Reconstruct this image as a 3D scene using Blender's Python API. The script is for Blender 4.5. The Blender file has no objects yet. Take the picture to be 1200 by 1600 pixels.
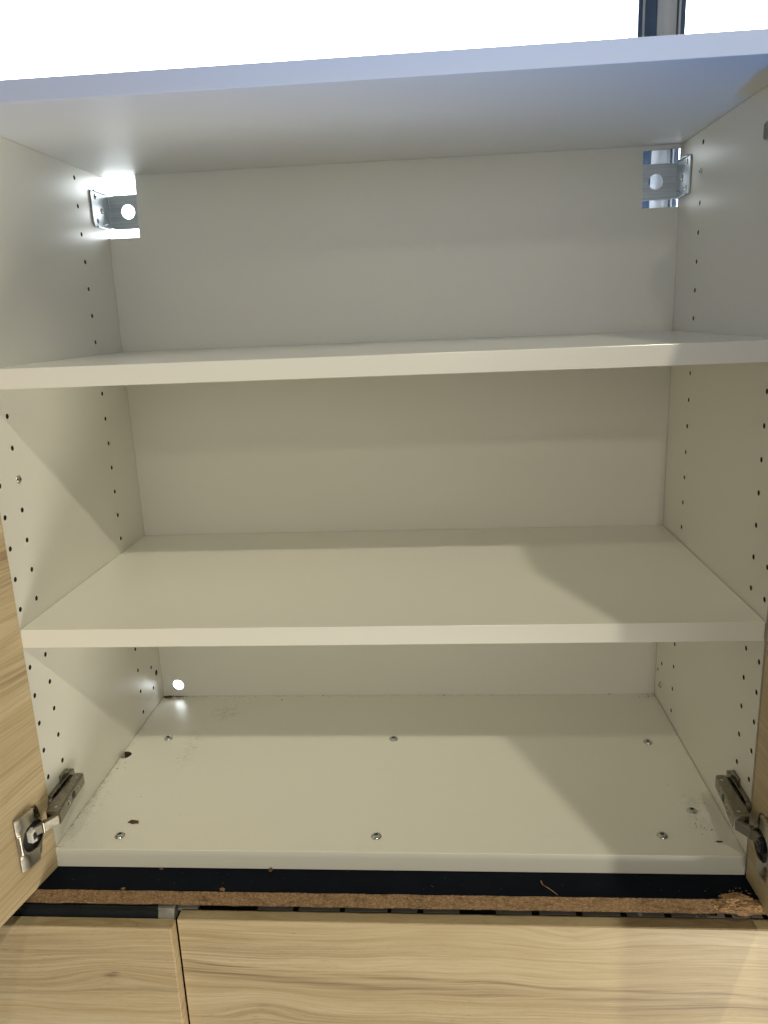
import bpy, bmesh, math, random
from mathutils import Vector, Matrix, noise
random.seed(7)
S = bpy.context.scene
COL = S.collection
MM = 0.001

# ------------------------------------------------------------------ camera
f_px, CX, CY, CZ = 1207.0, 63.93, -698.5, 546.9
yaw, pit, rol = 0.07779, -0.24912, -0.04157

def cam_ray(a, b):                      # pixel offset from the centre -> world direction
    c, s = math.cos(rol), math.sin(rol); a, b = c*a+s*b, -s*a+c*b
    x, y, z = a/f_px, 1.0, -b/f_px
    c, s = math.cos(pit), math.sin(pit); y, z = c*y-s*z, s*y+c*z
    c, s = math.cos(yaw), math.sin(yaw); x, y = c*x-s*y, s*x+c*y
    return Vector((x, y, z))
fw = cam_ray(0, 0).normalized()
rt = (cam_ray(1, 0)-cam_ray(0, 0)).normalized()
up = (cam_ray(0, -1)-cam_ray(0, 0)).normalized()
cam = bpy.data.cameras.new('camera'); cam_o = bpy.data.objects.new('camera', cam); COL.objects.link(cam_o)
cam.sensor_fit = 'HORIZONTAL'; cam.sensor_width = 36; cam.lens = 36*f_px/1200
cam.clip_start = 0.02; cam.clip_end = 60
m = Matrix((rt, up, -fw)).transposed().to_4x4(); m.translation = Vector((CX, CY, CZ))*MM
cam_o.matrix_world = m
S.camera = cam_o

# ------------------------------------------------------------------ world, lamps, exposure
W = bpy.data.worlds.new('World'); S.world = W; W.use_nodes = True
bg = W.node_tree.nodes['Background']; bg.inputs[0].default_value = (1.0, 0.975, 0.86, 1); bg.inputs[1].default_value = 0.13
S.view_settings.view_transform = 'Standard'; S.view_settings.look = 'None'
S.view_settings.exposure = -0.14; S.view_settings.gamma = 1
S.cycles.use_denoising = True; S.cycles.max_bounces = 10; S.cycles.diffuse_bounces = 6; S.cycles.glossy_bounces = 5
S.cycles.sample_clamp_indirect = 6; S.cycles.caustics_reflective = False; S.cycles.caustics_refractive = False

def spot(name, loc, target, power, color, half, blend, rad):
    l = bpy.data.lights.new(name, 'SPOT'); o = bpy.data.objects.new(name, l); COL.objects.link(o)
    l.energy = power; l.color = color; l.spot_size = math.radians(2*half); l.spot_blend = blend; l.shadow_soft_size = rad
    loc = Vector(loc); o.location = loc
    o.rotation_euler = (Vector(target)-loc).to_track_quat('-Z', 'Y').to_euler()
    return o
WARM = (1.0, 0.92, 0.69)
spot('downlight_main', (1.18, -2.40, 2.70), (1.18, -2.40, 0), 156, WARM, 55.2, 0.10, 0.042)
spot('downlight_near', (0.10, -2.30, 2.60), (0.10, -2.30, 0), 50, WARM, 52, 0.22, 0.06)
spot('downlight_far', (0.45, -5.40, 2.40), (0.2, -0.2, 0.1), 75, (1.0, 0.92, 0.75), 9, 0.7, 0.10)
def aim_up(S0, z0, half):               # target so that the lower rim of the cone meets the cabinet front at height z0
    e = math.atan2(z0-S0[2], -S0[1])+math.radians(half)
    return (S0[0], S0[1]+math.cos(e), S0[2]+math.sin(e))
S1 = (0.372, -2.2, -0.75); spot('cool_glare_spot', S1, aim_up(S1, 0.55, 24), 200, (0.03, 0.30, 1.0), 24, 0.30, 0.15)  # added cool spots, imitating blue lens glare over the top panel
S3 = (-0.30, -2.2, -0.75); spot('cool_glare_spot', S3, aim_up(S3, 0.55, 24), 100, (0.02, 0.26, 1.0), 24, 0.30, 0.15)
S2 = (0.10, -2.6, 0.60); spot('upper_fill', S2, aim_up(S2, 0.50, 24), 9, (0.90, 0.95, 1.0), 24, 0.10, 0.20)  # added fill, imitating the glare that lightens the upper compartment
fill = bpy.data.lights.new('room_fill', 'AREA'); fill_o = bpy.data.objects.new('room_fill', fill); COL.objects.link(fill_o)
fill.shape = 'RECTANGLE'; fill.size = 2.0; fill.size_y = 0.8; fill.energy = 6.6; fill.color = (1.0, 0.975, 0.88); fill_o.location = (0.0, -2.8, 0.80)
fill_o.rotation_euler = (Vector((0.0, 0.3, 0.55))-fill_o.location).to_track_quat('-Z', 'Y').to_euler()
low = bpy.data.lights.new('low_fill', 'AREA'); low_o = bpy.data.objects.new('low_fill', low); COL.objects.link(low_o)
low.shape = 'DISK'; low.size = 1.0; low.energy = 22; low.color = (1.0, 0.93, 0.76); low_o.location = (1.0, -1.15, -1.0)
low_o.rotation_euler = (Vector((0.3, 0, -0.25))-low_o.location).to_track_quat('-Z', 'Y').to_euler()

# ------------------------------------------------------------------ mesh helpers (all in mm)
class MB:
    def __init__(s): s.b = bmesh.new()
    def hexa(s, P):                     # 8 points: bottom ring 0-3, top ring 4-7
        v = [s.b.verts.new(p) for p in P]
        for q in ((0,1,2,3),(4,5,6,7),(0,1,5,4),(1,2,6,5),(2,3,7,6),(3,0,4,7)): s.b.faces.new([v[i] for i in q])
    def box(s, x0, x1, y0, y1, z0, z1):
        s.hexa([(x0,y0,z0),(x1,y0,z0),(x1,y1,z0),(x0,y1,z0),(x0,y0,z1),(x1,y0,z1),(x1,y1,z1),(x0,y1,z1)])
    def cyl(s, c, axis, r, d, n=20, r2=None):       # from c along axis by d
        c = Vector(c); a = Vector(axis).normalized(); u = a.orthogonal().normalized(); w = a.cross(u)
        r2 = r if r2 is None else r2
        A = [s.b.verts.new(c+(u*math.cos(t)+w*math.sin(t))*r) for t in [2*math.pi*i/n for i in range(n)]]
        B = [s.b.verts.new(c+a*d+(u*math.cos(t)+w*math.sin(t))*r2) for t in [2*math.pi*i/n for i in range(n)]]
        s.b.faces.new(A); s.b.faces.new(B)
        for i in range(n): s.b.faces.new((A[i], A[(i+1)%n], B[(i+1)%n], B[i]))
    def lathe(s, c, axis, prof, n=24):               # prof: (radius, along) list; closed at ends
        c = Vector(c); a = Vector(axis).normalized(); u = a.orthogonal().normalized(); w = a.cross(u)
        R = []
        for r, h in prof:
            R.append([s.b.verts.new(c+a*h+(u*math.cos(t)+w*math.sin(t))*r) for t in [2*math.pi*i/n for i in range(n)]])
        for A, B in zip(R, R[1:]):
            for i in range(n): s.b.faces.new((A[i], A[(i+1)%n], B[(i+1)%n], B[i]))
        s.b.faces.new(R[0]); s.b.faces.new(R[-1])
    def prism(s, pts, vec):                           # closed outline extruded by vec
        vec = Vector(vec)
        A = [s.b.verts.new(p) for p in pts]; B = [s.b.verts.new(Vector(p)+vec) for p in pts]
        s.b.faces.new(A); s.b.faces.new(B); n = len(A)
        for i in range(n): s.b.faces.new((A[i], A[(i+1)%n], B[(i+1)%n], B[i]))
    def tube(s, pts, r, n=6):
        R = []
        for i, p in enumerate(pts):
            p = Vector(p); d = (Vector(pts[min(i+1, len(pts)-1)])-Vector(pts[max(i-1, 0)])).normalized()
            u = d.orthogonal().normalized(); w = d.cross(u)
            rr = r if not isinstance(r, (list, tuple)) else r[i]
            R.append([s.b.verts.new(p+(u*math.cos(t)+w*math.sin(t))*rr) for t in [2*math.pi*k/n for k in range(n)]])
        for A, B in zip(R, R[1:]):
            for i in range(n): s.b.faces.new((A[i], A[(i+1)%n], B[(i+1)%n], B[i]))
        s.b.faces.new(R[0]); s.b.faces.new(R[-1])
    def build(s, name, mat, parent=None, origin=(0,0,0), bevel=0, smooth=False, mtx=None, seg=2):
        b = s.b; O = Vector(origin)
        bmesh.ops.recalc_face_normals(b, faces=b.faces)
        for v in b.verts: v.co = (v.co-O)*MM
        me = bpy.data.meshes.new(name); b.to_mesh(me); b.free()
        for mm_ in (mat if isinstance(mat, (list, tuple)) else [mat]): me.materials.append(mm_)
        o = bpy.data.objects.new(name, me); COL.objects.link(o)
        if parent: o.parent = parent
        if mtx is not None: o.matrix_local = mtx
        else: o.location = O*MM - (Vector(parent_loc(parent)) if parent else Vector())
        if bevel:
            bv = o.modifiers.new('bevel', 'BEVEL'); bv.width = bevel*MM; bv.segments = seg; bv.limit_method = 'ANGLE'; bv.angle_limit = math.radians(40)
        if smooth:
            for p in me.polygons: p.use_smooth = True
            try: me.set_sharp_from_angle(angle=math.radians(42))
            except Exception: pass
        return o
def parent_loc(p):
    L = Vector()
    while p: L += p.location; p = p.parent
    return L
def tag(o, label=None, cat=None, group=None, kind=None):
    if label: o['label'] = label
    if cat: o['category'] = cat
    if group: o['group'] = group
    if kind: o['kind'] = kind
    return o
def empty(name, loc=(0,0,0)):
    o = bpy.data.objects.new(name, None); COL.objects.link(o); o.location = Vector(loc)*MM; o.empty_display_size = 0.02; return o
def cut(o, cutters):                                  # boolean subtract, then bake
    cutters.b.normal_update(); bmesh.ops.recalc_face_normals(cutters.b, faces=cutters.b.faces)
    base = o.location + parent_loc(o.parent)
    for v in cutters.b.verts: v.co = v.co*MM - base
    me = bpy.data.meshes.new('cutter'); cutters.b.to_mesh(me); cutters.b.free()
    me.materials.append(o.data.materials[0]); me.materials.append(M['hole'])
    for p in me.polygons: p.material_index = 1
    co = bpy.data.objects.new('cutter', me); COL.objects.link(co)
    co.matrix_world = Matrix.Translation(base)
    if len(o.data.materials) < 2: o.data.materials.append(M['hole'])
    bo = o.modifiers.new('cut', 'BOOLEAN'); bo.operation = 'DIFFERENCE'; bo.object = co; bo.solver = 'EXACT'
    bpy.context.view_layer.update()
    dg = bpy.context.evaluated_depsgraph_get()
    nm = bpy.data.meshes.new_from_object(o.evaluated_get(dg)); o.modifiers.clear(); o.data = nm
    bpy.data.objects.remove(co)

# ------------------------------------------------------------------ materials
M = {}
def new_mat(name):
    m = bpy.data.materials.new(name); m.use_nodes = True
    nt = m.node_tree; return m, nt, nt.nodes['Principled BSDF']
class NT:
    def __init__(s, nt): s.nt = nt
    def n(s, t, **k):
        x = s.nt.nodes.new(t)
        for a, b in k.items(): setattr(x, a, b)
        return x
    def l(s, a, b): s.nt.links.new(a, b)
    def coord(s, scale=(1,1,1), loc=(0,0,0)):
        t = s.n('ShaderNodeTexCoord'); mp = s.n('ShaderNodeMapping'); s.l(t.outputs['Object'], mp.inputs[0])
        mp.inputs['Scale'].default_value = scale; mp.inputs['Location'].default_value = loc; return mp.outputs[0]
    def noise(s, vec, scale, detail=3, rough=.55, dist=0):
        x = s.n('ShaderNodeTexNoise'); s.l(vec, x.inputs['Vector']); x.inputs['Scale'].default_value = scale
        x.inputs['Detail'].default_value = detail; x.inputs['Roughness'].default_value = rough; x.inputs['Distortion'].default_value = dist
        return x.outputs['Fac']
    def ramp(s, fac, stops, interp='LINEAR'):
        r = s.n('ShaderNodeValToRGB'); s.l(fac, r.inputs[0]); e = r.color_ramp.elements; r.color_ramp.interpolation = interp
        while len(e) < len(stops): e.new(0.5)
        for q, (p, c) in zip(e, stops):
            q.position = p; q.color = c if len(c) == 4 else (*c, 1)
        return r.outputs[0]
    def math(s, op, a, b=None, clamp=False):
        x = s.n('ShaderNodeMath', operation=op, use_clamp=clamp)
        for i, v in enumerate((a, b)):
            if v is None: continue
            if isinstance(v, (int, float)): x.inputs[i].default_value = v
            else: s.l(v, x.inputs[i])
        return x.outputs[0]
    def mix(s, fac, a, b, mode='MIX'):
        x = s.n('ShaderNodeMix', data_type='RGBA', blend_type=mode)
        for i, v in ((0, fac), (6, a), (7, b)):
            if isinstance(v, (int, float)): x.inputs[i].default_value = v
            elif isinstance(v, tuple): x.inputs[i].default_value = (*v, 1) if len(v) == 3 else v
            else: s.l(v, x.inputs[i])
        return x.outputs[2]
    def bump(s, h, strength, dist, normal_to):
        b = s.n('ShaderNodeBump'); b.inputs['Strength'].default_value = strength; b.inputs['Distance'].default_value = dist
        s.l(h, b.inputs['Height']); s.l(b.outputs[0], normal_to)
def G(v): return (v, v, v)

def melamine(name, base, dirt, rough=.27, smudges=()):
    m, nt, p = new_mat(name); t = NT(nt)
    c = t.coord()
    smear = t.noise(c, 5, 2, .5); fine = t.noise(c, 60, 3, .6)
    col = t.mix(t.math('MULTIPLY', smear, .10*dirt), base, (base[0]*.70, base[1]*.67, base[2]*.58))
    col = t.mix(t.math('MULTIPLY', fine, .05*dirt), col, (base[0]*.70, base[1]*.67, base[2]*.58))
    for (mx_, my_, rx, ry, amt) in smudges:           # grubby patches with their own outline
        tc = t.n('ShaderNodeTexCoord'); sp = t.n('ShaderNodeSeparateXYZ'); t.l(tc.outputs['Object'], sp.inputs[0])
        du = t.math('DIVIDE', t.math('SUBTRACT', sp.outputs[0], mx_), rx); dv = t.math('DIVIDE', t.math('SUBTRACT', sp.outputs[1], my_), ry)
        g = t.math('POWER', 2.718, t.math('MULTIPLY', t.math('ADD', t.math('MULTIPLY', du, du), t.math('MULTIPLY', dv, dv)), -1.0))
        nz = t.ramp(t.noise(c, 130, 5, .75), [(.44, G(0)), (.66, G(1))])
        col = t.mix(t.math('MULTIPLY', t.math('MULTIPLY', g, nz), amt*.45), col, (.20, .135, .075))
    t.l(col, p.inputs['Base Color'])
    p.inputs['Roughness'].default_value = rough
    M[name] = m
melamine('melamine', (.845, .840, .790), .6, .36)
melamine('melamine_top', (.845, .840, .790), .6, .52); M['melamine_top'].node_tree.nodes['Principled BSDF'].inputs['Specular IOR Level'].default_value = .22
melamine('melamine_shelf', (.845, .840, .790), .4, .22)
melamine('melamine_floor', (.845, .840, .785), 1.0, .30, [(-.256, .122, .022, .020, .6), (-.277, .035, .012, .05, .45), (-.352, .168, .022, .012, 1.0), (-.300, .172, .05, .006, .7), (-.364, -.02, .006, .14, .7), (.338, -.11, .02, .03, .4), (.355, .168, .012, .010, .7), (.0, .173, .30, .003, .5), (-.352, -.10, .014, .05, .25), (.335, -.075, .008, .02, .6)])
melamine('melamine_back', (.835, .828, .780), .4, .40)

def plain(name, col, rough=.5, metal=0, nz=None, bump=0, var=.15, stretch=(1,1,1)):
    m, nt, p = new_mat(name); t = NT(nt)
    p.inputs['Metallic'].default_value = metal
    c = t.coord(stretch)
    fac = t.noise(c, nz or 60, 3, .6)
    t.l(t.ramp(fac, [(.3, tuple(x*(1-var) for x in col)), (.7, tuple(min(1, x*(1+var)) for x in col))]), p.inputs['Base Color'])
    t.l(t.ramp(fac, [(.3, G(max(.03, rough*.8))), (.7, G(min(1, rough*1.2)))]), p.inputs['Roughness'])
    if bump: t.bump(fac, bump, .0004, p.inputs['Normal'])
    M[name] = m; return m
plain('hole', (.045, .032, .022), .9)
plain('raw_hole', (.060, .036, .020), .95, nz=500, bump=.6, var=.6)
plain('nickel', (.28, .258, .215), .25, 1, nz=120, var=.06)
plain('nickel_dull', (.36, .335, .285), .58, 1, nz=150, var=.05)
plain('nickel_satin', (.60, .56, .49), .36, 1, nz=200, var=.05)
plain('zinc', (.52, .55, .57), .40, 1, nz=90, bump=.04, var=.12)
plain('zinc_brushed', (.50, .545, .59), .42, 1, nz=110, bump=.10, var=.22, stretch=(.12, 1, 3))
plain('screw_zinc', (.55, .58, .56), .22, 1, nz=400, var=.12)
plain('black_plastic_and_shade', (.012, .013, .016), .4)  # also paints the shade in hinge gaps, wells and holes
plain('dark_plastic_and_shade', (.028, .032, .040), .45)
plain('white_plastic', (.82, .81, .76), .4)
plain('grey_plastic', (.30, .31, .30), .5, nz=30)
plain('light_grey_plastic', (.30, .295, .27), .5, nz=50)
plain('rail_dark', (.020, .026, .032), .33, .3, nz=40)
plain('label_silver', (.72, .73, .72), .45, 0, nz=40)
plain('label_white', (.88, .88, .86), .5, nz=40)
plain('print_dark', (.02, .02, .024), .5)
plain('print_red', (.25, .09, .07), .5)
plain('print_white', (.75, .75, .75), .5)
plain('chip_brown', (.085, .050, .028), .9, nz=400, bump=.5, var=.5)
plain('dust', (.10, .07, .045), .95, nz=900, var=.6)
plain('pale_fibre', (.42, .30, .17), .8, nz=300, var=.3)
plain('frame_dark', (.075, .125, .235), .38, .2, nz=20, var=.05)
plain('frame_light', (.54, .57, .67), .35, .2, nz=20, var=.03)

# black laminate with scratches and a film of dust
m, nt, p = new_mat('black_laminate'); t = NT(nt); c = t.coord()
scr = t.ramp(t.noise(t.coord((3, 40, 1)), 22, 4, .7, .4), [(.62, G(0)), (.72, G(1))])
dst = t.ramp(t.noise(c, 900, 2, .6), [(.66, G(0)), (.74, G(1))])
col = t.mix(t.math('MULTIPLY', scr, .22), (.0018, .0040, .0100), (.03, .034, .042))
col = t.mix(t.math('MULTIPLY', dst, .04), col, (.10, .085, .07))
t.l(col, p.inputs['Base Color']); t.l(t.ramp(t.noise(c, 30, 4, .6), [(.3, G(.42)), (.7, G(.62))]), p.inputs['Roughness'])
p.inputs['Specular IOR Level'].default_value = .08
M['black_laminate'] = m

# raw chipboard
def chipboard(name, tint):
    m, nt, p = new_mat(name); t = NT(nt); c = t.coord((.45, 1, 1))
    v = t.n('ShaderNodeTexVoronoi'); v.inputs['Scale'].default_value = 1400; t.l(c, v.inputs['Vector'])
    sep = t.n('ShaderNodeSeparateColor'); t.l(v.outputs['Color'], sep.inputs[0])
    col = t.ramp(sep.outputs[0], [(0, (.16*tint, .094*tint, .046*tint)), (.35, (.205*tint, .126*tint, .064*tint)), (.7, (.25*tint, .158*tint, .082*tint)), (1, (.34*tint, .225*tint, .122*tint))])
    dk = t.ramp(t.noise(c, 170, 4, .7), [(.33, G(1)), (.48, G(0))])
    col = t.mix(t.math('MULTIPLY', dk, .55), col, (.055, .028, .012))
    t.l(col, p.inputs['Base Color']); p.inputs['Roughness'].default_value = .9; p.inputs['Specular IOR Level'].default_value = .2
    h = t.math('ADD', t.math('MULTIPLY', v.outputs['Distance'], 2.0), t.noise(c, 500, 4, .7))
    t.bump(h, .5, .0006, p.inputs['Normal']); M[name] = m
chipboard('chipboard', 1.0); chipboard('chipboard_fresh', 1.75)

# pale oak decor: local x runs along the grain, z across it
def oak(name, off, knots=(), tone=1.0, streak=1.0, sat=1.0, bands=()):
    m, nt, p = new_mat(name); t = NT(nt)
    tc = t.n('ShaderNodeTexCoord'); sx = t.n('ShaderNodeSeparateXYZ'); t.l(tc.outputs['Object'], sx.inputs[0])
    U, Vv, Ww = sx.outputs[0], sx.outputs[2], sx.outputs[1]
    U = t.math('ADD', U, off[0]); Vv = t.math('ADD', Vv, off[1])
    def vec(a, b, su, sv, w=0.0):
        cb = t.n('ShaderNodeCombineXYZ'); t.l(t.math('MULTIPLY', a, su), cb.inputs[0]); t.l(t.math('MULTIPLY', b, sv), cb.inputs[1])
        t.l(t.math('ADD', t.math('MULTIPLY', Ww, 30.0), w), cb.inputs[2]); return cb.outputs[0]
    warp = t.math('SUBTRACT', t.noise(vec(U, Vv, 3.2, 9.0), 1, 2, .5), .5)
    warp2 = t.math('SUBTRACT', t.noise(vec(U, Vv, 14, 40, 3.1), 1, 2, .5), .5)
    V2 = t.math('ADD', Vv, t.math('ADD', t.math('MULTIPLY', warp, .030), t.math('MULTIPLY', warp2, .004)))
    knotmask = None
    for (ku, kv, ru, rv, amp, kdark) in knots:               # grain flows round each knot
        du = t.math('DIVIDE', t.math('SUBTRACT', U, ku+off[0]), ru); dv = t.math('DIVIDE', t.math('SUBTRACT', Vv, kv+off[1]), rv)
        r2 = t.math('ADD', t.math('MULTIPLY', du, du), t.math('MULTIPLY', dv, dv))
        g = t.math('POWER', 2.718, t.math('MULTIPLY', r2, -1.0))
        V2 = t.math('ADD', V2, t.math('MULTIPLY', g, amp))
        kd = t.math('POWER', 2.718, t.math('MULTIPLY', r2, -60.0)); kd = t.math('MULTIPLY', kd, kdark)
        knotmask = kd if knotmask is None else t.math('MAXIMUM', knotmask, kd)
    broad = t.noise(vec(U, V2, 1.4, 26, 1.7), 1, 4, .6)
    lines = t.noise(vec(U, V2, 1.9, 210, 5.3), 1, 4, .7)
    fine = t.noise(vec(U, V2, 11, 430, 2.2), 1, 4, .68)
    pores = t.noise(vec(U, V2, 85, 1500, 7.7), 1, 2, .6)
    sm = t.noise(vec(U, V2, .9, 15, 9.4), 1, 2, .5)
    a = tone
    col = t.ramp(broad, [(.28, (.505*a, .392*a, .235*a*sat)), (.50, (.585*a, .474*a, .302*a*sat)), (.72, (.665*a, .556*a, .382*a*sat))])
    ln = t.ramp(lines, [(.37, G(1)), (.46, G(0))])
    col = t.mix(t.math('MULTIPLY', ln, .50), col, (.40*a, .265*a, .130*a*sat))
    sk = t.ramp(sm, [(.53, G(0)), (.64, G(1))])
    sl = t.ramp(t.noise(vec(U, V2, 2.6, 290, 6.6), 1, 4, .72), [(.42, G(1)), (.56, G(0))])
    col = t.mix(t.math('MULTIPLY', t.math('MULTIPLY', sk, sl), .75*streak), col, (.255*a, .165*a, .095*a))
    col = t.mix(t.math('MULTIPLY', t.ramp(fine, [(.38, G(1)), (.58, G(0))]), .34), col, (.37*a, .25*a, .125*a))
    pm = t.math('MULTIPLY', t.ramp(pores, [(.30, G(1)), (.38, G(0))]), t.ramp(sm, [(.42, G(.25)), (.62, G(1))]))
    col = t.mix(t.math('MULTIPLY', pm, .45), col, (.17*a, .11*a, .06*a))
    for (bv_, slope, wd, amt) in bands:               # a dark heartwood streak along the board
        dv = t.math('DIVIDE', t.math('SUBTRACT', t.math('SUBTRACT', V2, bv_+off[1]), t.math('MULTIPLY', t.math('SUBTRACT', U, off[0]), slope)), wd)
        g = t.math('POWER', 2.718, t.math('MULTIPLY', t.math('MULTIPLY', dv, dv), -1.0))
        st_ = t.ramp(t.noise(vec(U, V2, 3.4, 330, 4.4), 1, 4, .72), [(.40, G(1)), (.60, G(.08))])
        col = t.mix(t.math('MULTIPLY', t.math('MULTIPLY', g, st_), amt), col, (.20*a, .125*a, .070*a))
    if knotmask is not None:
        col = t.mix(t.math('MULTIPLY', knotmask, .8), col, (.12, .055, .035))
    t.l(col, p.inputs['Base Color'])
    t.l(t.ramp(fine, [(.3, G(.52)), (.7, G(.40))]), p.inputs['Roughness'])
    t.bump(t.math('ADD', t.math('MULTIPLY', fine, .6), t.math('MULTIPLY', pores, .5)), .22, .00025, p.inputs['Normal'])
    M[name] = m
oak('oak_door_l', (1.3, .37), tone=1.08, streak=1.0)
oak('oak_door_r', (4.1, 1.92), tone=1.02, streak=1.0)
oak('oak_front_l', (7.7, 3.1), knots=[(-.072, -.061, .06, .022, -.011, .7), (-.068, -.0575, .035, .010, -.003, .7)], tone=1.10, streak=.5, bands=[(-.080, .02, .0025, .55), (-.036, -.03, .003, .25)])
oak('oak_front_r', (11.2, 5.6), knots=[(.42, -.014, .05, .014, .010, .15), (.085, -.110, .05, .018, -.014, .2), (.125, -.0145, .02, .004, .001, .6)], tone=1.03, streak=.6, bands=[(-.053, -.055, .0020, .8), (-.064, -.060, .0065, .75), (-.085, -.03, .003, .3)])
oak('oak_edge', (2.2, 8.8), tone=1.05, streak=.5, sat=.95)

# sky behind the window (it gives off the light), and thin glass
m, nt, p = new_mat('sky_glow'); nt.nodes.remove(p); t = NT(nt)
em = t.n('ShaderNodeEmission'); em.inputs[0].default_value = (.93, .97, 1.0, 1); em.inputs[1].default_value = 13
t.l(em.outputs[0], nt.nodes['Material Output'].inputs[0]); M['sky'] = m
m, nt, p = new_mat('window_glass'); nt.nodes.remove(p); t = NT(nt)
tr = t.n('ShaderNodeBsdfTransparent'); tr.inputs[0].default_value = (.95, .97, .97, 1)
gl = t.n('ShaderNodeBsdfGlossy'); gl.inputs['Roughness'].default_value = .02
fr = t.n('ShaderNodeFresnel'); fr.inputs[0].default_value = 1.45; mx = t.n('ShaderNodeMixShader')
t.l(fr.outputs[0], mx.inputs[0]); t.l(tr.outputs[0], mx.inputs[1]); t.l(gl.outputs[0], mx.inputs[2])
t.l(mx.outputs[0], nt.nodes['Material Output'].inputs[0]); M['glass'] = m

# ------------------------------------------------------------------ sky and window
w, YB = 364.7, 344.7
ZT, ZTT = 734.3, 752.3
b = MB(); b.box(-3200, 3200, 1500, 1520, -900, 3400)
tag(b.build('sky', M['sky']), 'blown out white daylight sky behind the window', kind='structure')

win = tag(empty('window', (345, 385, -22)), 'window with dark upright mullion and pale cover strip behind the cabinet', 'window')
OW = (345, 385, 400)
b = MB(); b.box(316.3, 321.3, 386, 440, -22, 1700); b.box(324.2, 339, 387, 440, -22, 1700); b.box(361.5, 364.3, 387, 440, -22, 1700); b.box(367.3, 373.2, 386, 440, -22, 1700)
b.build('mullion', M['frame_dark'], win, OW, bevel=.6)
b = MB(); b.box(321.35, 324.15, 384.5, 440, -22, 1700); b.build('edge_glint', M['frame_light'], win, OW, bevel=.8)  # pale strips paint the glints along the frame edges
b = MB(); b.box(364.35, 367.25, 384.5, 440, -22, 1700); b.build('edge_glint', M['frame_light'], win, OW, bevel=.8)
b = MB()
prof = [(339.05+22.4*i/12, 386-5.0*math.sin(math.pi*min(1, .02+i/14))) for i in range(13)]
b.prism([(x, y, -22) for x, y in prof]+[(361.45, 440, -22), (339.05, 440, -22)], (0, 0, 1722))
b.build('cover_strip', M['frame_light'], win, OW, smooth=True)
b = MB(); b.box(-1400, 316.2, 410, 414, -22, 1700); b.build('glass_pane', M['glass'], win, OW)
b = MB(); b.box(373.3, 1800, 410, 414, -22, 1700); b.build('glass_pane', M['glass'], win, OW)

# ------------------------------------------------------------------ the cabinet
cab = tag(empty('storage_cabinet', (0, 170, -22)), 'open white two-door cabinet with two shelves, fixed on the black worktop', 'cabinet')
TH = 18.3
ZB = -22.4
ZR, YR, YA, YBc = 720.7, 265.4, 41.0, 8.6
for sx in (-1, 1):
    b = MB(); x0, x1 = sorted((sx*w, sx*(w+TH))); b.box(x0, x1, .5, YB+8, ZB+.1, ZT-.5)
    o = b.build('side_panel', M['melamine'], cab, (sx*(w+9), 170, 350))
    c = MB(); ax = (sx, 0, 0)
    def hole(y, z, r=2.7, d=11): c.cyl((sx*(w-1), y, z), ax, r, d, 14)
    for i in range(23):
        if sx == 1 and i == 1: continue
        hole(YR, ZR-32*i)
    for j in range(-8, 13):
        if sx == -1 and j == 2: continue
        hole(YA, 464.8-32*j)
    for k in range(-9, 11): hole(YBc, 401.1-32*k)
    if sx == -1:
        hole(311, 63); hole(310, 31); hole(327, 47, 4.4)
    else:
        hole(317.5, 60.2); hole(334, 43.7, 2.4)
    cut(o, c)
b = MB(); b.box(-w-TH, w+TH, 0, YB+8, ZT, ZTT); top = b.build('top_panel', M['melamine_top'], cab, (0, 170, 743), bevel=.6)
b = MB(); b.box(-w+.6, w-.6, -2.6, YB-.3, ZB, 0); o = b.build('bottom_panel', M['melamine_floor'], cab, (0, 170, -11))
c = MB()
ring = []
for i in range(22):
    a = 2*math.pi*i/22; r = 8.4*(1+.10*noise.noise(Vector((math.cos(a)*1.7, math.sin(a)*1.7, 3))))
    ring.append((-360.6+1.05*r*math.cos(a), 182.3+.95*r*math.sin(a), -14))
c.prism(ring, (0, 0, 16)); cut(o, c); o.data.materials[1] = M['raw_hole']
bv = o.modifiers.new('bevel', 'BEVEL'); bv.width = .5*MM; bv.segments = 2; bv.limit_method = 'ANGLE'; bv.angle_limit = math.radians(60)
# back panel: cut-outs for the hanging brackets and a drilled cable hole
b = MB(); lp = []
for x_, z0_, z1_, y_ in ((w-.8, .6, ZT-.7, YB), (w-.8, .6, ZT-.7, YB+.9), (w+5, -5, ZT-.02, YB+.9), (w+5, -5, ZT-.02, YB+3.6)):
    lp.append([b.b.verts.new(q) for q in ((-x_, y_, z0_), (x_, y_, z0_), (x_, y_, z1_), (-x_, y_, z1_))])
for P, Q in zip(lp, lp[1:]):
    for i in range(4): b.b.faces.new((P[i], P[(i+1)%4], Q[(i+1)%4], Q[i]))
b.b.faces.new(lp[0]); b.b.faces.new(lp[-1]); o = b.build('back_panel', M['melamine_back'], cab, (0, YB, 350))
c = MB()
c.prism([(-372, YB-3, 658.6), (-322.6, YB-3, 658.4), (-319.8, YB-3, 745), (-372, YB-3, 745)], (0, 20, 0))
c.prism([(319.7, YB-3, 662.4), (372, YB-3, 662.6), (372, YB-3, 729.8), (318.4, YB-3, 728.8)], (0, 20, 0))
hp = []
for i in range(26):
    a = 2*math.pi*i/26; r = 8.6*(1+.05*noise.noise(Vector((math.cos(a)*2, math.sin(a)*2, 8))))
    hp.append((-340.7+r*math.cos(a), YB-3, 17.2+r*math.sin(a)))
c.prism(hp, (0, 20, 0)); cut(o, c)
for z1, z0 in ((254.0, 234.4), (513.1, 494.2)):
    b = MB(); b.box(-w+.8, w-.8, 0, YB-1.0, z0, z1)
    b.build('shelf', M['melamine_shelf'], cab, (0, 170, z0), bevel=.6)

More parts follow.
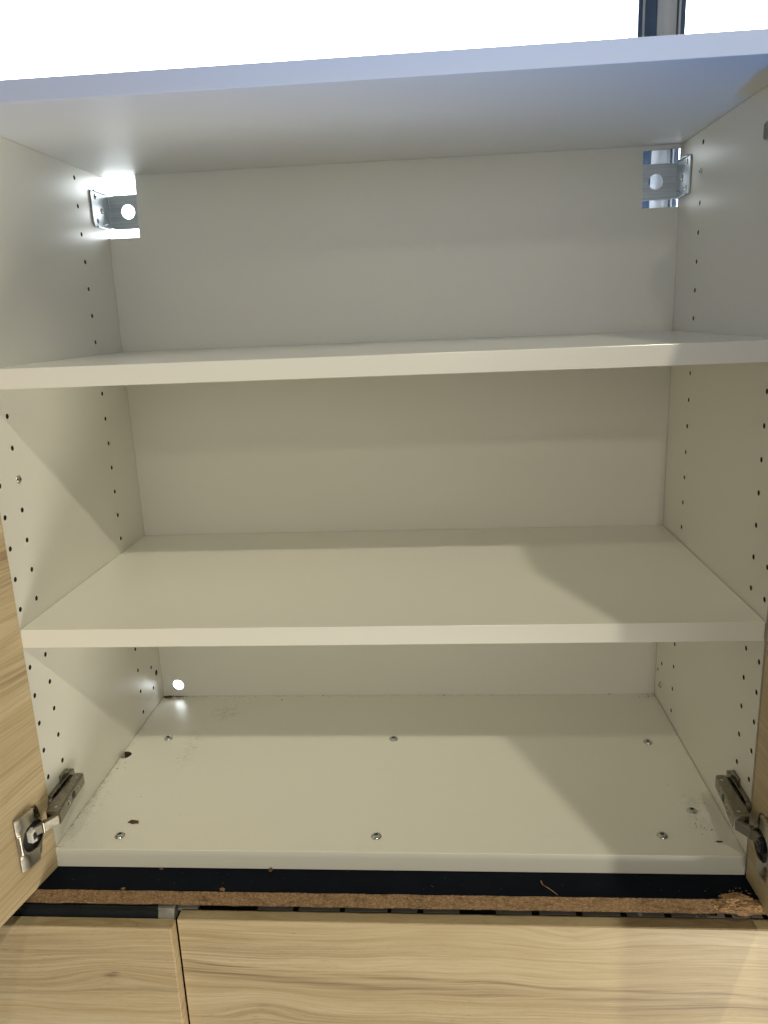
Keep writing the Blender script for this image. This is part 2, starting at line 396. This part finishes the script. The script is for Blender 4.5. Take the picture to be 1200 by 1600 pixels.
# screws (dome head, dark socket)
def screw_mesh():
    b = MB(); b.lathe((0,0,0), (0,0,1), [(5.9,0),(5.8,.5),(5.2,1.2),(4.0,2.0),(2.9,2.5),(2.15,2.6),(2.0,.9),(.4,.9)], 22)
    o = b.build('screw', M['screw_zinc'], None, smooth=True); me = o.data
    bpy.data.objects.remove(o)
    b = MB(); b.lathe((0,0,.4), (0,0,1), [(1.95,0),(1.9,.6),(.3,.6)], 6)
    k = b.build('socket', M['black_plastic_and_shade'], None); km = k.data; bpy.data.objects.remove(k)
    return me, km
SM, KM = screw_mesh()
def add_screw(P, axis, parent, sc=1.0):
    q = Vector(axis).to_track_quat('Z', 'Y')
    o = bpy.data.objects.new('screw', SM); COL.objects.link(o); o.parent = parent
    o.location = Vector(P)*MM-parent_loc(parent); o.rotation_mode = 'QUATERNION'; o.rotation_quaternion = q; o.scale = (sc,)*3
    k = bpy.data.objects.new('socket', KM); COL.objects.link(k)
    if parent is cab: k.parent = o
    else:
        k.parent = parent; k.location = o.location; k.rotation_mode = 'QUATERNION'; k.rotation_quaternion = q; k.scale = (sc,)*3
    return o
for x, y in ((-315.4, 222.5), (-7.5, 220.8), (321.3, 212.9), (-300.6, 19.8), (-15.3, 22.8), (289.1, 28.2), (332.9, 71.2)):
    add_screw((x, y, .05), (random.uniform(-.06,.06), random.uniform(-.06,.06), 1), cab)
add_screw((-w+.05, 43.3, 400.4), (1,0,0), cab, .74)
add_screw((w-.05, 268, 690.3), (-1,0,0), cab, .70)
add_screw((w-.05, 318.2, 27.5), (-1,0,0), cab, .82)

# hanging brackets in the two upper corners
for sx in (-1, 1):
    zc = 691.6 if sx < 0 else 694.0
    br = MB()
    X = lambda a: sx*(w-a)
    def rr(y0, y1, z0, z1, r, a):                     # flange outline, rounded on the room side
        P = [(X(a), y1, z0), (X(a), y1, z1)]
        for k in range(6): t_ = math.pi/2*k/5; P.append((X(a), y0+r-r*math.sin(t_), z1-r+r*math.cos(t_)))
        for k in range(6): t_ = math.pi/2*k/5; P.append((X(a), y0+r-r*math.cos(t_), z0+r-r*math.sin(t_)))
        return P
    br.prism(rr(301.5, 355.5, zc-22.5, zc+22, 6, .3), (-sx*2.0, 0, 0))
    for zz in (zc-22.5, zc+20.2): br.box(*sorted((X(2.2), X(4.6))), 309, 350, zz, zz+1.8)      # turned-in lips
    # a pressed crease and raised ring
    br.hexa([(X(2.2), 330, zc-19), (X(2.2), 348, zc-15), (X(2.2), 346, zc-12), (X(2.2), 330, zc-17), (X(3.2), 331, zc-18.5), (X(3.2), 346, zc-15), (X(3.2), 345, zc-13), (X(3.2), 331, zc-17.3)])
    o = br.build('bracket', M['zinc'], cab, (sx*(w-2), 330, zc), bevel=.5)
    # back plate with a round hole
    pl = MB(); hx, hz, hr = sx*(337.6), zc, 9.0
    n = 28; x0, x1, z0, z1 = sx*362.3, sx*296, zc-21.5, zc+20.8
    def plate(y):
        I, Oq = [], []
        for k in range(n):
            t_ = 2*math.pi*k/n; dx, dz = math.cos(t_), math.sin(t_)
            I.append(pl.b.verts.new((hx+hr*dx, y, hz+hr*dz)))
            ex = (max(x0, x1)-hx)/dx if dx > 1e-6 else ((min(x0, x1)-hx)/dx if dx < -1e-6 else 1e9)
            ez = (z1-hz)/dz if dz > 1e-6 else ((z0-hz)/dz if dz < -1e-6 else 1e9)
            e = min(ex, ez); Oq.append(pl.b.verts.new((hx+e*dx, y, hz+e*dz)))
        return I, Oq
    A, B = plate(354.2), plate(356.4)
    for k in range(n):
        j = (k+1) % n
        pl.b.faces.new((A[0][k], A[0][j], A[1][j], A[1][k])); pl.b.faces.new((B[0][k], B[0][j], B[1][j], B[1][k]))
        pl.b.faces.new((A[0][k], A[0][j], B[0][j], B[0][k])); pl.b.faces.new((A[1][k], A[1][j], B[1][j], B[1][k]))
    for zz in (-17.5, -14.6, -11.6, 13.5, 17.0): pl.box(*sorted((sx*(352 if zz < 0 else 340), sx*300)), 353.8, 354.4, zc+zz, zc+zz+.9)
    pl.build('back_plate', M['zinc_brushed'], o, (sx*338, 355, zc))
    for y, z, s_ in ((313.5, 14.5, .62), (329, -1.0, .70), (313.5, -14.5, .60)):
        if sx < 0 and z < -10:
            k = MB(); k.cyl((X(2.3), y, zc+z), (-sx, 0, 0), 3.2, .25, 16); k.build('screw_hole', M['black_plastic_and_shade'], o, (X(2.3), y, zc+z)); continue
        q = add_screw((X(2.3), y, zc+z), (-sx, 0, 0), o, s_)

# doors, standing open
DOOR_H = 798
dirs = {-1: (Vector((-363.0, -.8, -22.6)), Vector((-.1835, -.983, 0)).normalized()), 1: (Vector((364.0, -4.6, -26.4)), Vector((.046, -.999, 0)).normalized())}
def door_frame(sx):
    O, s = dirs[sx]; n = Vector((s.y*sx*1.0, -s.x*sx, 0)) if False else (Vector((-s.y, s.x, 0)) if sx < 0 else Vector((s.y, -s.x, 0)))
    return O, s, n
for sx in (-1, 1):
    O, s, n = door_frame(sx)
    lx = s if sx < 0 else -s                           # right-handed local frame, x along the grain
    R = Matrix((lx, n, Vector((0, 0, 1)))).transposed().to_4x4(); R.translation = (O*MM)-parent_loc(cab)
    b = MB(); b.box(*((0, 380) if sx < 0 else (-380, 0)), -18.5, 0, 0, DOOR_H)
    o = b.build('door', M['oak_door_l' if sx < 0 else 'oak_door_r'], cab, bevel=.9, mtx=R)
    # darker edge banding on the four narrow sides, 0.4 mm proud
    b = MB()
    q = 1 if sx < 0 else -1
    def bx(a0, a1, z0, z1): b.box(*sorted((q*a0, q*a1)), -17.9, -.6, z0, z1)
    bx(-.5, .3, .8, DOOR_H-.8); bx(379.7, 380.5, .8, DOOR_H-.8); bx(.5, 379.5, -.5, .3); bx(.5, 379.5, DOOR_H-.3, DOOR_H+.5)
    e = b.build('edge_band', M['oak_edge'], o, mtx=Matrix.Identity(4))

# concealed hinges
def make_hinge(sx, cz, arm_tilt=0, white=True):
    O, s, n = door_frame(sx)
    X = lambda a: sx*(w-a)
    zO = cz-53
    D = lambda u, h, z: O+s*u+n*h+Vector((0, 0, z+zO-O.z))            # on the door: u from hinge edge, h off the face
    b = MB(); b.box(*sorted((X(0.1), X(5.2))), 5, 53, cz-7, cz+10)
    b.box(*sorted((X(.1), X(3.4))), 28, 44, cz-17, cz+16)
    b.cyl((X(.1), 5, cz+1.5), (-sx, 0, 0), 8.4, 5.1, 20)
    h = b.build('hinge', M['nickel'], cab, (X(3), 30, cz), bevel=.6)
    HO = (X(10), 15, cz)
    # black block painting the shade in the gap between plate and arm
    b = MB(); b.box(*sorted((X(5.3), X(8.8))), -4, 47, cz-5, cz+5.5); b.build('gap_shade', M['black_plastic_and_shade'], h, HO)
    # arm: a tapering folded channel
    b = MB()
    st = [(49, 8.2, 17.4, 6.9, 6.9), (46, 8.0, 18.3, 7.2, 7.4), (20, 8.0, 19.8, 7.6, 7.8), (4, 8.2, 21.4, 8.2, 8.0), (-9, 7.0, 23.0, 8.2, 8.0), (-22, 9.5, 24.4, 7.8, 7.6)]
    ringv = []
    for y, a0, a1, dn, up_ in st:
        c_ = 2.0
        ringv.append([b.b.verts.new((X(a), y, cz+z)) for a, z in ((a0, -dn), (a1-c_*.6, -dn), (a1, -dn+c_), (a1, up_-c_), (a1-c_*.6, up_), (a0, up_))])
    for A, B in zip(ringv, ringv[1:]):
        for i in range(6): b.b.faces.new((A[i], A[(i+1)%6], B[(i+1)%6], B[i]))
    b.b.faces.new(ringv[0]); b.b.faces.new(ringv[-1])
    b.build('hinge_arm', M['nickel'], h, HO, bevel=.35)
    # adjusting screws and slot on the room-side face
    def face_a(y): return 19.8+(20-y)*.1
    for y in (29, 2):
        a = face_a(y)-.25
        b = MB(); b.lathe((X(a), y, cz), (-sx, 0, 0), [(3.5, 0), (3.5, .55), (2.9, .8), (2.7, .45), (.3, .45)], 18); b.build('adjusting_screw', M['nickel_satin'], h, HO, smooth=True)
        b = MB(); b.box(*sorted((X(a+.3), X(a+.65))), y-2.1, y+2.1, cz-.5, cz+.5); b.box(*sorted((X(a+.3), X(a+.64))), y-.5, y+.5, cz-2.1, cz+2.1); b.build('screw_slot', M['black_plastic_and_shade'], h, HO)
    a = face_a(15.5); b = MB(); b.box(*sorted((X(a-.4), X(a+.25))), 10.5, 20.5, cz-3.3, cz+3.3); b.build('slot', M['black_plastic_and_shade'], h, HO)
    for y, r in ((-15, 1.7), (38, 1.4)):
        b = MB(); b.lathe((X(15 if y > 0 else 17), y, cz+7.2), (0, 0, 1), [(r, 0), (r, .9), (r*.6, 1.2)], 12); b.build('rivet', M['nickel_satin'], h, HO, smooth=True)
    # links running from the arm into the cup
    def link(P, Q, hh, th, name, mat):
        P, Q = Vector(P), Vector(Q); d = (Q-P).normalized(); u = Vector((0, 0, 1)); t_ = d.cross(u).normalized()
        k = MB(); k.hexa([P-t_*th-u*hh, P+t_*th-u*hh, Q+t_*th-u*hh, Q-t_*th-u*hh, P-t_*th+u*hh, P+t_*th+u*hh, Q+t_*th+u*hh, Q-t_*th+u*hh])
        k.build(name, mat, h, HO, bevel=.8)
    p0 = Vector((X(21.2), -19.5, cz-2.2)); p1 = Vector((X(9.5), -30.5, cz-5.0)); p2 = D(33.5, 5.5, 45.5)
    link(p0, p1, 5.4, 2.6, 'hinge_link', M['nickel_dull']); link(p1+(p2-p1)*.02, p2, 4.9, 2.2, 'hinge_link', M['nickel_dull'])
    b = MB(); b.cyl(p1+Vector((0, 0, -5.6)), (0, 0, 1), 2.5, 11.4, 14); b.build('pivot_pin', M['nickel'], h, HO, smooth=True)
    b = MB(); b.cyl((X(6.5), -21.5, cz-13), (0, 0, 1), 2.3, 9, 12); b.build('depth_cam', M['black_plastic_and_shade'], h, HO, smooth=True)
    # cup and its flange on the door
    uc, zc_, rc = 34.5, 41.0, 17.0
    def outline(pts, h0, h1, k): k.prism([D(u-3.5, h0, z+1) for u, z in pts], (D(0, h1, 0)-D(0, h0, 0)))
    b = MB()
    base = [(21.5, 59), (24, 66.5), (40, 69), (55, 68), (56.5, 40), (55, 12), (40, 9.5), (29, 9), (25, 15), (23.5, 22), (19.5, 33), (19.5, 47)]
    outline(base, .1, 1.8, b); b.build('cup_flange', M['nickel'], h, HO, bevel=.5)
    for za, zb in ((56.5, 67.0), (11.5, 21.0)):       # little spring clips beside the cover caps
        b = MB(); outline([(31.6, za), (32.9, za), (32.9, zb), (28.8, zb), (28.8, zb-1.3), (31.6, zb-1.3)], 1.9, 3.6, b); b.build('spring_clip', M['nickel_satin'], h, HO, bevel=.25)
    # raised cover caps either side of the cup
    for z0, z1 in ((52.5, 70.6), (11.0, 29.8), (30.2, 52.1)):
        b = MB(); arcs = []
        us = []
        for k in range(9):
            z = z0+(z1-z0)*k/8; dz = z-zc_
            inner = uc+math.sqrt(max(0, (rc-1.5)**2-dz*dz)) if abs(dz) < rc-1.5 else 29.5
            us.append((max(29.5, inner), z))
        rows = []
        for u_in, z in us:
            row = []
            for k in range(8):
                q = k/7; u = u_in+(54.0-u_in)*q
                hh = 5.6 if q < .55 else 5.6-3.2*((q-.55)/.45)**2
                row.append(b.b.verts.new(D(u, hh, z)))
            row.append(b.b.verts.new(D(54.0, 1.7, z))); row.append(b.b.verts.new(D(u_in, 1.7, z))); rows.append(row)
        for A, B in zip(rows, rows[1:]):
            for i in range(len(A)): b.b.faces.new((A[i], A[(i+1)%len(A)], B[(i+1)%len(A)], B[i]))
        b.b.faces.new(rows[0]); b.b.faces.new(rows[-1])
        b.build('cover_cap', M['nickel_satin'], h, HO, bevel=.4, smooth=True)
    # cup rim, and a black disc painting the shade of its well
    b = MB(); c0 = D(uc, .2, zc_)
    b.lathe(c0, n, [(rc, 0), (rc, 4.2), (rc-.6, 4.8), (rc-1.6, 4.6), (rc-1.9, 1.2), (rc-1.95, .3)], 36); b.build('hinge_cup', M['nickel'], h, HO, smooth=True)
    b = MB(); b.lathe(D(uc, .9, zc_), n, [(rc-2, 0), (rc-2, 1.0), (.5, 1.0)], 30); b.build('cup_well_shade', M['black_plastic_and_shade'], h, HO)
    b = MB(); c_ = [(u, z) for u, z in ((43.5, 35.5), (43.5, 47.5), (36.5, 49), (36.5, 46.5), (40.3, 45.2), (40.3, 37.6), (36.5, 37.2), (36.5, 34))]
    outline(c_, 2.0, 8.2, b); b.build('damper_clip', M['white_plastic' if white else 'dark_plastic_and_shade'], h, HO, bevel=.3)
    b = MB(); outline([(35.5, 38.4), (41.6, 38.4), (41.6, 44.6), (35.5, 44.6)], 2.0, 8.9, b); b.build('damper', M['dark_plastic_and_shade'], h, HO, bevel=.5)
    return h
tag(make_hinge(-1, 53), 'hinge of the left door, white damper clip in its cup')
tag(make_hinge(1, 53, white=False), 'lower hinge of the right door')
tag(make_hinge(1, 687, white=False), 'upper hinge of the right door')

# ------------------------------------------------------------------ worktop with raw chipboard edge
wt = tag(empty('worktop', (0, 150, -40)), 'black laminate worktop with a raw, broken chipboard front edge', 'worktop')
def front_y(x, k=0): return -36.4 + .9*noise.noise(Vector((x*.035, k, 0))) + .5*noise.noise(Vector((x*.22, k, 4)))
x0, x1, NX = -700, 700, 700
b = MB(); A, B = [], []
for i in range(NX+1):
    x = x0+(x1-x0)*i/NX
    A.append((b.b.verts.new((x, front_y(x)+.3, -22.65)), b.b.verts.new((x, front_y(x)+.3, -23.5))))
    B.append((b.b.verts.new((x, 380, -22.65)), b.b.verts.new((x, 380, -23.5))))
for i in range(NX):
    b.b.faces.new((A[i][0], A[i+1][0], B[i+1][0], B[i][0])); b.b.faces.new((A[i][1], A[i+1][1], B[i+1][1], B[i][1])); b.b.faces.new((A[i][0], A[i+1][0], A[i+1][1], A[i][1]))
for i in (0, NX): b.b.faces.new((A[i][0], B[i][0], B[i][1], A[i][1]))
for i in range(NX): b.b.faces.new((B[i][0], B[i+1][0], B[i+1][1], B[i][1]))
b.build('laminate_top', M['black_laminate'], wt, (0, 150, -23))
b = MB(); rows = []; NZ = 10
for i in range(NX+1):
    x = x0+(x1-x0)*i/NX; r = []
    lo = -39.6-.5*noise.noise(Vector((x*.05, 9, 2)))-.5*max(0, noise.noise(Vector((x*.3, 3, 2))))
    for j in range(NZ+1):
        z = -23.3+(lo+23.3)*j/NZ
        y = front_y(x)+.55*noise.noise(Vector((x*.6, z*.9, 1)))+.35*noise.noise(Vector((x*1.7, z*1.9, 6)))
        r.append(b.b.verts.new((x, y, z + (.35*noise.noise(Vector((x*.5, 1, 8))) if j == 0 else 0))))
    r.append(b.b.verts.new((x, 380, lo))); r.append(b.b.verts.new((x, 380, -23.6))); rows.append(r)
for P, Q in zip(rows, rows[1:]):
    n_ = len(P)
    for j in range(n_): b.b.faces.new((P[j], P[(j+1)%n_], Q[(j+1)%n_], Q[j]))
b.b.faces.new(rows[0]); b.b.faces.new(rows[-1])
b.build('chipboard_core', M['chipboard'], wt, (0, 150, -32), smooth=False)
b = MB(); A = []
for i in range(0, NX+1, 2):
    x = x0+(x1-x0)*i/NX; yy = front_y(x, 0)+.9+.8*max(-.6, noise.noise(Vector((x*.06, 5, 5))))
    A.append([b.b.verts.new(q) for q in ((x, yy, -40.2), (x, yy, -41.0), (x, 380, -41.0), (x, 380, -40.2))])
for P, Q in zip(A, A[1:]):
    for j in range(4): b.b.faces.new((P[j], P[(j+1)%4], Q[(j+1)%4], Q[j]))
b.b.faces.new(A[0]); b.b.faces.new(A[-1])
b.build('backing_sheet', M['chip_brown'], wt, (0, 150, -40))
# the broken, swollen corner near the right door
b = MB(); bmesh.ops.create_icosphere(b.b, subdivisions=5, radius=1)
for v in b.b.verts:
    d = v.co.normalized()
    r = 1+.24*noise.noise(d*1.9+Vector((4, 1, 0)))+.13*noise.noise(d*5+Vector((2, 2, 2)))+.08*noise.noise(d*13)+.05*noise.noise(d*29)
    sxp = d.x*r
    v.co = Vector((346+23*sxp, -35.2-4.2*max(0, sxp)+7.5*d.y*r, -29.5+(10.8 if d.z > 0 else 9.0)*d.z*r*(1-.30*max(0, sxp)**2)))
b.build('broken_edge', M['chipboard_fresh'], wt, (346, -35, -30))
b = MB()
for i in range(26):                                   # torn fibres round the break
    x = random.gauss(344, 10); y = -33+random.uniform(-6, 8); z = -22+random.uniform(-1, 7)*max(0, 1-abs(x-349)/16)
    a = random.uniform(0, 6.28); L = random.uniform(1, 3); e = random.uniform(-.2, .5)
    P = Vector((x, y, z)); q = P+Vector((math.cos(a)*L, math.sin(a)*L*.6, e*L))
    b.tube([P, (P+q)/2+Vector((0, 0, .4)), q], [.35, .3, .08], 4)
tag(b.build('torn_fibre', M['pale_fibre'], wt, (346, -35, -30)), kind='stuff')

# crumbs and a curled shaving on the worktop
def crumb(P, sz, mat, label, name='wood_crumb', grp=None, flat=.5, seed=0):
    b = MB(); bmesh.ops.create_icosphere(b.b, subdivisions=3, radius=1)
    for v in b.b.verts:
        d = v.co.normalized(); r = 1+.75*noise.noise(d*1.6+Vector((seed+.3, .4, 0)))+.35*noise.noise(d*4.5+Vector((0, seed, 0)))
        v.co = Vector(P)+Vector((d.x*r*sz[0], d.y*r*sz[1], d.z*r*sz[2]+sz[2]*.8))
    return tag(b.build(name, M[mat], None, P), label, 'crumb' if name == 'wood_crumb' else 'chip', grp)
crumb((-172, -34.5, -22.6), (2.6, 1.4, 1.2), 'chipboard', 'chipboard crumb on the brink of the raw edge, left of centre', grp='crumbs on the worktop', seed=3)
crumb((-127, -5.5, -22.6), (1.7, 1.4, 2.2), 'chipboard', 'pale crumb standing under the cabinet front edge', grp='crumbs on the worktop', seed=5)
crumb((-247, -4.5, -22.6), (1.9, 1.0, .5), 'chipboard', 'small flat crumb on the worktop nearest the left door', grp='crumbs on the worktop', seed=8)
crumb((-277, -35.0, -22.6), (1.9, 1.1, .9), 'chipboard', 'tiny crumb on the raw edge beside the left door', grp='crumbs on the worktop', seed=11)
crumb((-293.8, 43.3, 0.0), (5.6, 2.9, .7), 'chip_brown', 'dark brown wood chip on the cabinet floor near the left front screw', name='wood_chip', seed=2)
crumb((344.5, 19, 0.0), (3.6, 1.1, .6), 'chip_brown', 'thin dark sliver on the cabinet floor by the right hinge', name='wood_chip', seed=14)
b = MB(); pts = []
for i in range(15):
    q = i/14; P = Vector((156.4, -16, -22)).lerp(Vector((170.5, -35.8, -22)), q)
    pts.append(P+Vector((-4.2*math.sin(math.pi*q), -1.2*math.sin(math.pi*q*2), .4+2.0*math.sin(math.pi*q))))
b.tube(pts, [.65-.4*i/14 for i in range(15)], 5)
tag(b.build('wood_shaving', M['chipboard_fresh'], None, (163, -26, -22), smooth=True), 'thin curled wood fibre lying on the black worktop', 'shaving')

# dust and grit on the cabinet floor
b = MB()
def grain(x, y, z, r):
    P = Vector((x, y, z)); q = [Vector((random.uniform(.5, 1.2)*r*sx_, 0, 0)) for sx_ in (1, -1)]
    a = random.uniform(0, 3.14); cs, sn = math.cos(a), math.sin(a)
    V = [b.b.verts.new(P+Vector((cs*u-sn*v, sn*u+cs*v, hh))) for u, v, hh in ((r*random.uniform(.8, 2), 0, .1), (0, r*random.uniform(.5, 1), .1), (-r*random.uniform(.8, 2), 0, .1), (0, -r*random.uniform(.5, 1), .1), (0, 0, r*random.uniform(.5, .9)))]
    for i in range(4): b.b.faces.new((V[i], V[(i+1)%4], V[4]))
    b.b.faces.new(V[:4])
def cluster(cx, cy, sx_, sy_, n_, r0, r1, rot=0):
    for _ in range(n_):
        u, v = random.gauss(0, sx_), random.gauss(0, sy_); c_, s_ = math.cos(rot), math.sin(rot)
        x, y = cx+c_*u-s_*v, cy+s_*u+c_*v
        x = min(max(x, -w+1), w-1); y = min(max(y, 1), YB-1.5)
        if (x+360)**2+(y-182)**2 < 90: continue
        grain(x, y, .02, random.uniform(r0, r1))
cluster(-362, 60, 2.0, 45, 70, .2, .7); cluster(-352, 70, 5, 40, 60, .15, .45); cluster(-363, 160, .6, 80, 60, .2, .5)
cluster(-350, 340, 9, 3, 60, .3, 1.1); cluster(-335, 338, 8, 3, 20, .3, .8); cluster(-357, 341, 4, 2, 60, .6, 1.7); cluster(-346, 342, 10, 1, 50, .5, 1.4)
cluster(-256, 290, 10, 9, 40, .2, .55); cluster(-277, 205, 6, 28, 50, .15, .5); cluster(-240, 318, 26, 8, 30, .2, .5)
cluster(-100, 341, 130, 1.5, 60, .2, .7); cluster(150, 341, 90, 1.5, 30, .2, .7)
cluster(340, 70, 7, 24, 60, .15, .5); cluster(333, 46, 4, 5, 35, .2, .7); cluster(347, 95, 5, 10, 30, .2, .5); cluster(355, 335, 7, 5, 30, .3, .8)
cluster(362, 200, .6, 80, 40, .2, .5); cluster(0, 160, 200, 90, 70, .15, .42); cluster(289, 28, 10, 6, 14, .15, .4); cluster(-300, 20, 9, 6, 14, .15, .4)
for x, y, r in ((-303.9, 91.3, .8), (-286.7, 174, .8), (-357, 150, 1.1), (-352, 163, 1.0), (-348, 152, .8), (343.4, 38.4, 1.0), (333, 56, .8), (350.6, 85.3, .8), (321, 120, .6), (-180, 330, 1.2), (-120, 343, 1.2), (60, 343, 1.2), (130, 343, .9), (300, 343, 1.3)): grain(x, y, .02, r)
tag(b.build('dust', M['dust'], None, (0, 170, 0)), 'brown dust and grit scattered over the cabinet floor', 'dust', kind='stuff')
b = MB()
for _ in range(45): grain(random.uniform(-340, 340), random.uniform(-34, -3), -22.62, random.uniform(.12, .4))
tag(b.build('dust', M['pale_fibre'], None, (0, -20, -22)), 'pale sawdust specks on the black worktop strip', 'dust', kind='stuff')

# ------------------------------------------------------------------ left base unit
bc = tag(empty('base_cabinet', (-470, 150, -600)), 'base unit with an oak drawer front under the worktop, at the left', 'base cabinet')
b = MB(); b.box(-700, -232, 2, 370, -600, -42); b.build('carcass', M['dark_plastic_and_shade'], bc, (-470, 150, -300))  # solid body, coloured dark for the shade in the gap under the worktop
b = MB(); b.box(-700, -231.3, -37, -22.8, -600, -70); o = b.build('drawer_front', M['oak_front_l'], bc, (-231.3, -30, -70), bevel=.8)
b = MB(); b.box(-699.5, -231.8, -36.2, -23.4, -70.3, -69.55); b.build('edge_band', M['oak_edge'], o, (-465, -30, -70))
b = MB(); b.box(-231.6, -230.6, -36.2, -23.4, -599, -70.6)
me_ = b.build('edge_band', M['oak_front_l'], o, (-231, -30, -300))
b = MB()                                              # handle rail: rounded nose over a sloping dark face
pr = [(-21.5, -76), (-17.5, -66.5)]
for k in range(9):
    t_ = math.radians(200-25*k); pr.append((-13.4+3.8*math.cos(t_), -63.0+3.8*math.sin(t_)))
pr += [(0, -60), (0, -76)]
b.prism([(-700, y, z) for y, z in pr], (449, 0, 0)); b.build('handle_rail', M['rail_dark'], bc, (-465, -10, -68), smooth=True)
b = MB(); b.prism([(-250.8, y-.8, z+.5) for y, z in pr], (17.6, 0, 0)); b.build('end_cap', M['light_grey_plastic'], bc, (-242, -10, -68), bevel=.4)

# ------------------------------------------------------------------ built-in dishwasher at the right
dw = tag(empty('dishwasher', (150, 150, -600)), 'built-in appliance behind a wide oak front panel, with grey keys along its top', 'dishwasher')
b = MB(); b.box(-229.5, 700, 14, 370, -600, -46); b.build('tub', M['black_plastic_and_shade'], dw, (150, 150, -300))  # solid body, its black stands for the shaded recess above the strip
b = MB(); b.box(-229.5, 700, -8.4, 13.5, -600, -73); b.build('door_body', M['dark_plastic_and_shade'], dw, (150, 0, -300))
b = MB(); b.box(-228.8, 700, -24, -9, -600, -70); o = b.build('front_panel', M['oak_front_r'], dw, (-228.8, -16, -70), bevel=.8)
b = MB(); b.box(-228.2, 699.5, -23.2, -9.7, -70.3, -69.55); b.build('edge_band', M['oak_edge'], o, (150, -16, -70))
b = MB(); b.box(-236.5, -211, -7.5, 6, -73, -69.6); b.build('end_cap', M['label_silver'], dw, (-224, 0, -71), bevel=.5)
b = MB(); b.box(-210, 395, -8.2, 13.2, -72.9, -71.2); b.build('control_strip', M['rail_dark'], dw, (100, 0, -72))
def key(x0, x1, taper=5):
    b = MB(); pts = [(x0+taper, 9, -71.1), (x1-taper, 9, -71.1), (x1, 2, -71.1), (x1, -7.8, -71.1), (x0, -7.8, -71.1), (x0, 2, -71.1)]
    b.prism(pts, (0, 0, 1.3)); return b.build('key', M['grey_plastic'], dw, ((x0+x1)/2, 0, -71), bevel=.4)
for k0, k1 in ((-145.2, -106.4), (-100.2, -55.4), (-50, -4), (0, 27.9), (34, 72.6), (111, 148.5), (156.5, 194.5), (201.1, 240.2), (246.8, 285)): key(k0, k1)
kx = key(292.2, 317.7, 1)
b = MB(); b.box(258.5, 262.5, -7.6, 8.0, -69.75, -69.55); b.build('key_mark', M['print_white'], dw, (260, 0, -69.7))
# rating label: black band with letters, dark square, fine print
ly0, ly1 = -8.0, 8.0
b = MB(); b.box(315.8, 371.5, ly0, ly1, -70.9, -69.9); lab = b.build('rating_label', M['label_silver'], dw, (343, 0, -70))
def patch(x0, x1, y0, y1, mat, name, h=.12, par=lab):
    k = MB(); k.box(x0, x1, y0, y1, -69.9, -69.9+h); return k.build(name, M[mat], par, ((x0+x1)/2, (y0+y1)/2, -69.8))
patch(318.5, 339.2, -5.3, 3, 'print_dark', 'print_band'); patch(346.0, 353.6, -8, 3, 'print_dark', 'print_square')
patch(319, 327.5, -7.9, -7.0, 'print_dark', 'print_band')
patch(354.2, 371.5, -8, 3.2, 'label_white', 'sticker')
for yy, xa, xb, mt in ((-2.9, 355, 363.5, 'print_dark'), (-4.4, 355.3, 362, 'print_red'), (-5.8, 355.2, 365.5, 'print_dark'), (-7.3, 356.8, 365.5, 'print_dark')): patch(xa, xb, yy, yy+.6, mt, 'print_line', .2)
patch(370.6, 371.3, -5.5, 1, 'print_dark', 'print_line', .2)
patch(372.4, 384, -8.0, 3.2, 'label_white', 'sticker')
tx = bpy.data.curves.new('lettering', 'FONT'); tx.body = 'BB2 BAN.TY'; tx.size = 3.1*MM; tx.extrude = .05*MM; tx.align_x = 'CENTER'; tx.align_y = 'CENTER'
to = bpy.data.objects.new('lettering', tx); COL.objects.link(to); bpy.context.view_layer.update()
me = bpy.data.meshes.new_from_object(to.evaluated_get(bpy.context.evaluated_depsgraph_get())); bpy.data.objects.remove(to)
me.materials.clear(); me.materials.append(M['print_white'])
to = bpy.data.objects.new('lettering', me); COL.objects.link(to); to.parent = lab
to.location = Vector((328.8, -3.9, -69.72))*MM-parent_loc(lab)
